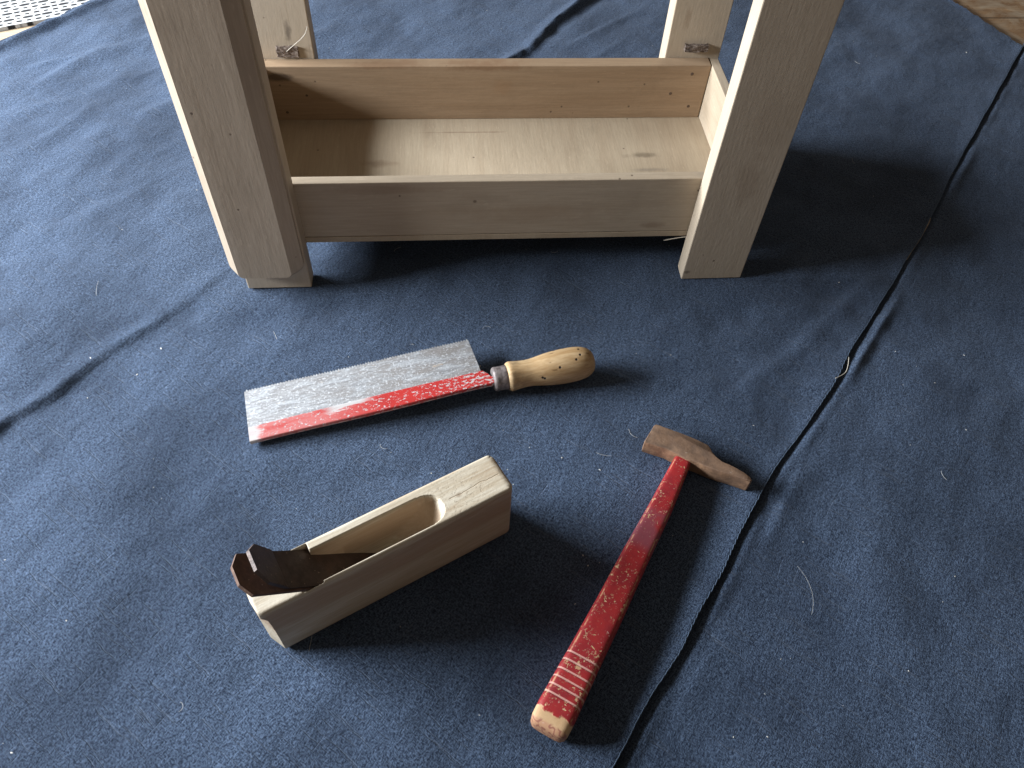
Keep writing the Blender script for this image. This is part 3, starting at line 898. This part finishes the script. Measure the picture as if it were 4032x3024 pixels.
# handle
ax = np.array([-.5406, -.8413]); pr = np.array([.8413, -.5406])
tabw = [(-.008, .0090), (-.001, .0108), (.0, .0116), (.006, .0120), (.02, .0128), (.04, .0138), (.08, .0149), (.12, .0157), (.15, .0174), (.175, .0194), (.19, .0206), (.198, .0204), (.2005, .0194), (.2022, .0165), (.2028, .0120)]
tabh = [(-.008, .0080), (-.001, .0098), (.0, .0106), (.02, .0116), (.08, .0138), (.12, .0150), (.16, .0162), (.19, .0172), (.198, .0170), (.2005, .0160), (.2022, .0132), (.2028, .009)]
tabc = [(-.01, .0012), (0, .0009), (.04, .0014), (.08, .0006), (.12, .0004), (.16, -.0004), (.21, -.0012)]
sl = np.concatenate([[-.008, -.001], np.arange(0, .196, .002), [.198, .1995, .2005, .2014, .2022, .2028]])
rings, uvs = [], []
K = 48
for s in sl:
    kk = np.interp(s, [0, .03, .12, .2], [1.02, 1.1, 1.22, 1.10]); w = np.interp(s, *zip(*tabw)) / 2 * kk; h = np.interp(s, *zip(*tabh)) / 2 * (1 + (kk - 1) * .6); c = np.interp(s, *zip(*tabc))
    zc = np.interp(s, [-.01, .02, .12, .2], [.0068, .0068, .0086, .0092])
    g = 0
    for gg in GROOVES:
        g += .00028 * math.exp(-((s - gg) / .0006) ** 2)
    ring = []
    for k in range(K):
        a = 2 * PI * k / K
        e = .42
        x = (w - g) * math.copysign(abs(math.cos(a)) ** e, math.cos(a)); z = (h - g) * math.copysign(abs(math.sin(a)) ** e, math.sin(a))
        p_ = ax * s + pr * (c + x)
        ring.append((p_[0], p_[1], zc + z))
    rings.append(ring); uvs.append(s)
hm = loft(rings, True, uvs)
link('handle', fixn(hm), PAINT, HA, True)

# ------------------------------------------------------------------ bits on the cloth
def cloth_z(x, y):
    s = np.array([x * Dv[0] + y * Dv[1]]); t = np.array([x * Tv[0] + y * Tv[1]])
    return float(ground_z(s, t)[0])
lv, lf = [], []
def speck(x, y, r, el=1.0):
    z = cloth_z(x, y) + r * .4; b0 = len(lv); a0 = random.uniform(0, PI)
    bm = bmesh.new(); bmesh.ops.create_icosphere(bm, subdivisions=1, radius=1)
    for v in bm.verts:
        q_ = Vector((v.co.x * r * el, v.co.y * r, v.co.z * r * .6)) * random.uniform(.75, 1.2)
        lv.append((x + q_.x * math.cos(a0) - q_.y * math.sin(a0), y + q_.x * math.sin(a0) + q_.y * math.cos(a0), z + q_.z))
    bm.verts.index_update()
    lf.extend(tuple(b0 + v.index for v in f.verts) for f in bm.faces)
    bm.free()
big = [[.5719, .3637], [.3122, -.0852], [.3665, -.092], [.3051, -.1192], [.2929, -.0058], [-.3135, -.0684], [-.2768, -.084], [-.2641, -.0596], [-.3077, -.104], [.0116, -.1636],
       [.0336, -.1732], [.0591, -.1842], [.0393, -.2475], [.0417, -.2547], [-.058, -.1808], [.1781, -.1513], [.1103, -.3618], [.1295, -.3629], [.2248, -.3319], [-.0203, -.0878], [-.2753, -.2735], [-.2845, -.3456]]
for i, (x, y) in enumerate(big):
    speck(x, y, random.uniform(.0003, .00052) * (1.9 if i == 0 else 1), random.choice([1.2, 1.6, 2.4]))
for _ in range(200):
    speck(random.uniform(-.55, .65), random.uniform(-.39, .48), random.uniform(.00012, .00030), random.choice([1, 1.5, 3]))
# short curly hairs
def hair(x, y, ln, a, curl, r=.00007):
    pts = []; px, py = x, y
    for k in range(10):
        pts.append((px, py, cloth_z(px, py) + .0006)); a += curl; px += math.cos(a) * ln / 9; py += math.sin(a) * ln / 9
    me = tube(pts, r, 4); b0 = len(lv)
    lv.extend(tuple(v.co) for v in me.vertices); lf.extend(tuple(b0 + k for k in p_.vertices) for p_ in me.polygons)
hair(-.327, .012, .016, -1.6, .03); hair(.178, -.262, .034, -1.0, -.12, .00004)
for _ in range(18):
    hair(random.uniform(-.5, .6), random.uniform(-.38, .45), random.uniform(.004, .012), random.uniform(0, 6.3), random.uniform(-.3, .3))
lint = link('lint', mesh('lint', lv, lf), LINT)
tag(lint, 'white lint specks and short hairs scattered over the blue cloth', 'lint', 'stuff')
# loose thread over the seam
tp = [(.2671, -.0957, .0062), (.2641, -.1032, .0055), (.2603, -.1094, .0050), (.2551, -.1129, .0052), (.2497, -.1156, .0058)]
tag(link('thread', tube(smooth_poly(tp, 5), .00024, 6), FIBRE, None, True), 'short pale loose thread looped over the dark gap of the cloth seam', 'thread')
fp = [(-.1544, .184, .1231), (-.1559, .184, .1191), (-.1589, .184, .1147), (-.1644, .184, .1098), (-.1708, .185, .1045), (-.1765, .1868, .0991)]
tag(link('plant_fibre', tube(smooth_poly(fp, 5), .00026, 6), FIBRE, None, True), 'thin curved pale fibre caught on the wedge of the left back bench leg', 'fibre')

# ------------------------------------------------------------------ light
win = bpy.data.lights.new('window_light', 'AREA')
win.shape = 'RECTANGLE'; win.size = .94; win.size_y = .27
win.energy = 80; win.color = (.90, .96, 1.03)
wo = bpy.data.objects.new('window_light', win); COL.objects.link(wo)
wo.location = (-1.22, .15, .53)
wo.rotation_euler = (Vector((.0, .0, .03)) - wo.location).to_track_quat('-Z', 'Y').to_euler()

w = bpy.data.worlds.new('World'); S.world = w; w.use_nodes = True
bg = w.node_tree.nodes['Background']
bg.inputs[0].default_value = (1.0, .84, .69, 1); bg.inputs[1].default_value = .145

# ------------------------------------------------------------------ camera
cam = bpy.data.cameras.new('camera'); co_ = bpy.data.objects.new('camera', cam); COL.objects.link(co_)
r = Vector((.9969070113396092, -.06894809561583037, .03771698361320209)); u = Vector((.03175056500553381, .7923502750009582, .6092396435949775)); f = Vector((.07189097553766824, .6061577367458542, -.7920886855771809))
co_.matrix_world = Matrix(((r.x, u.x, -f.x, -.03879418), (r.y, u.y, -f.y, -.45883556), (r.z, u.z, -f.z, .46), (0, 0, 0, 1)))
cam.sensor_width = 36; cam.sensor_fit = 'HORIZONTAL'
cam.lens = 3036.315 / 4032 * 36
cam.clip_start = .01; cam.clip_end = 50
S.camera = co_
S.view_settings.view_transform = 'Standard'
S.view_settings.look = 'None'
S.view_settings.exposure = 0
S.view_settings.gamma = 1
S.view_settings.use_curve_mapping = False
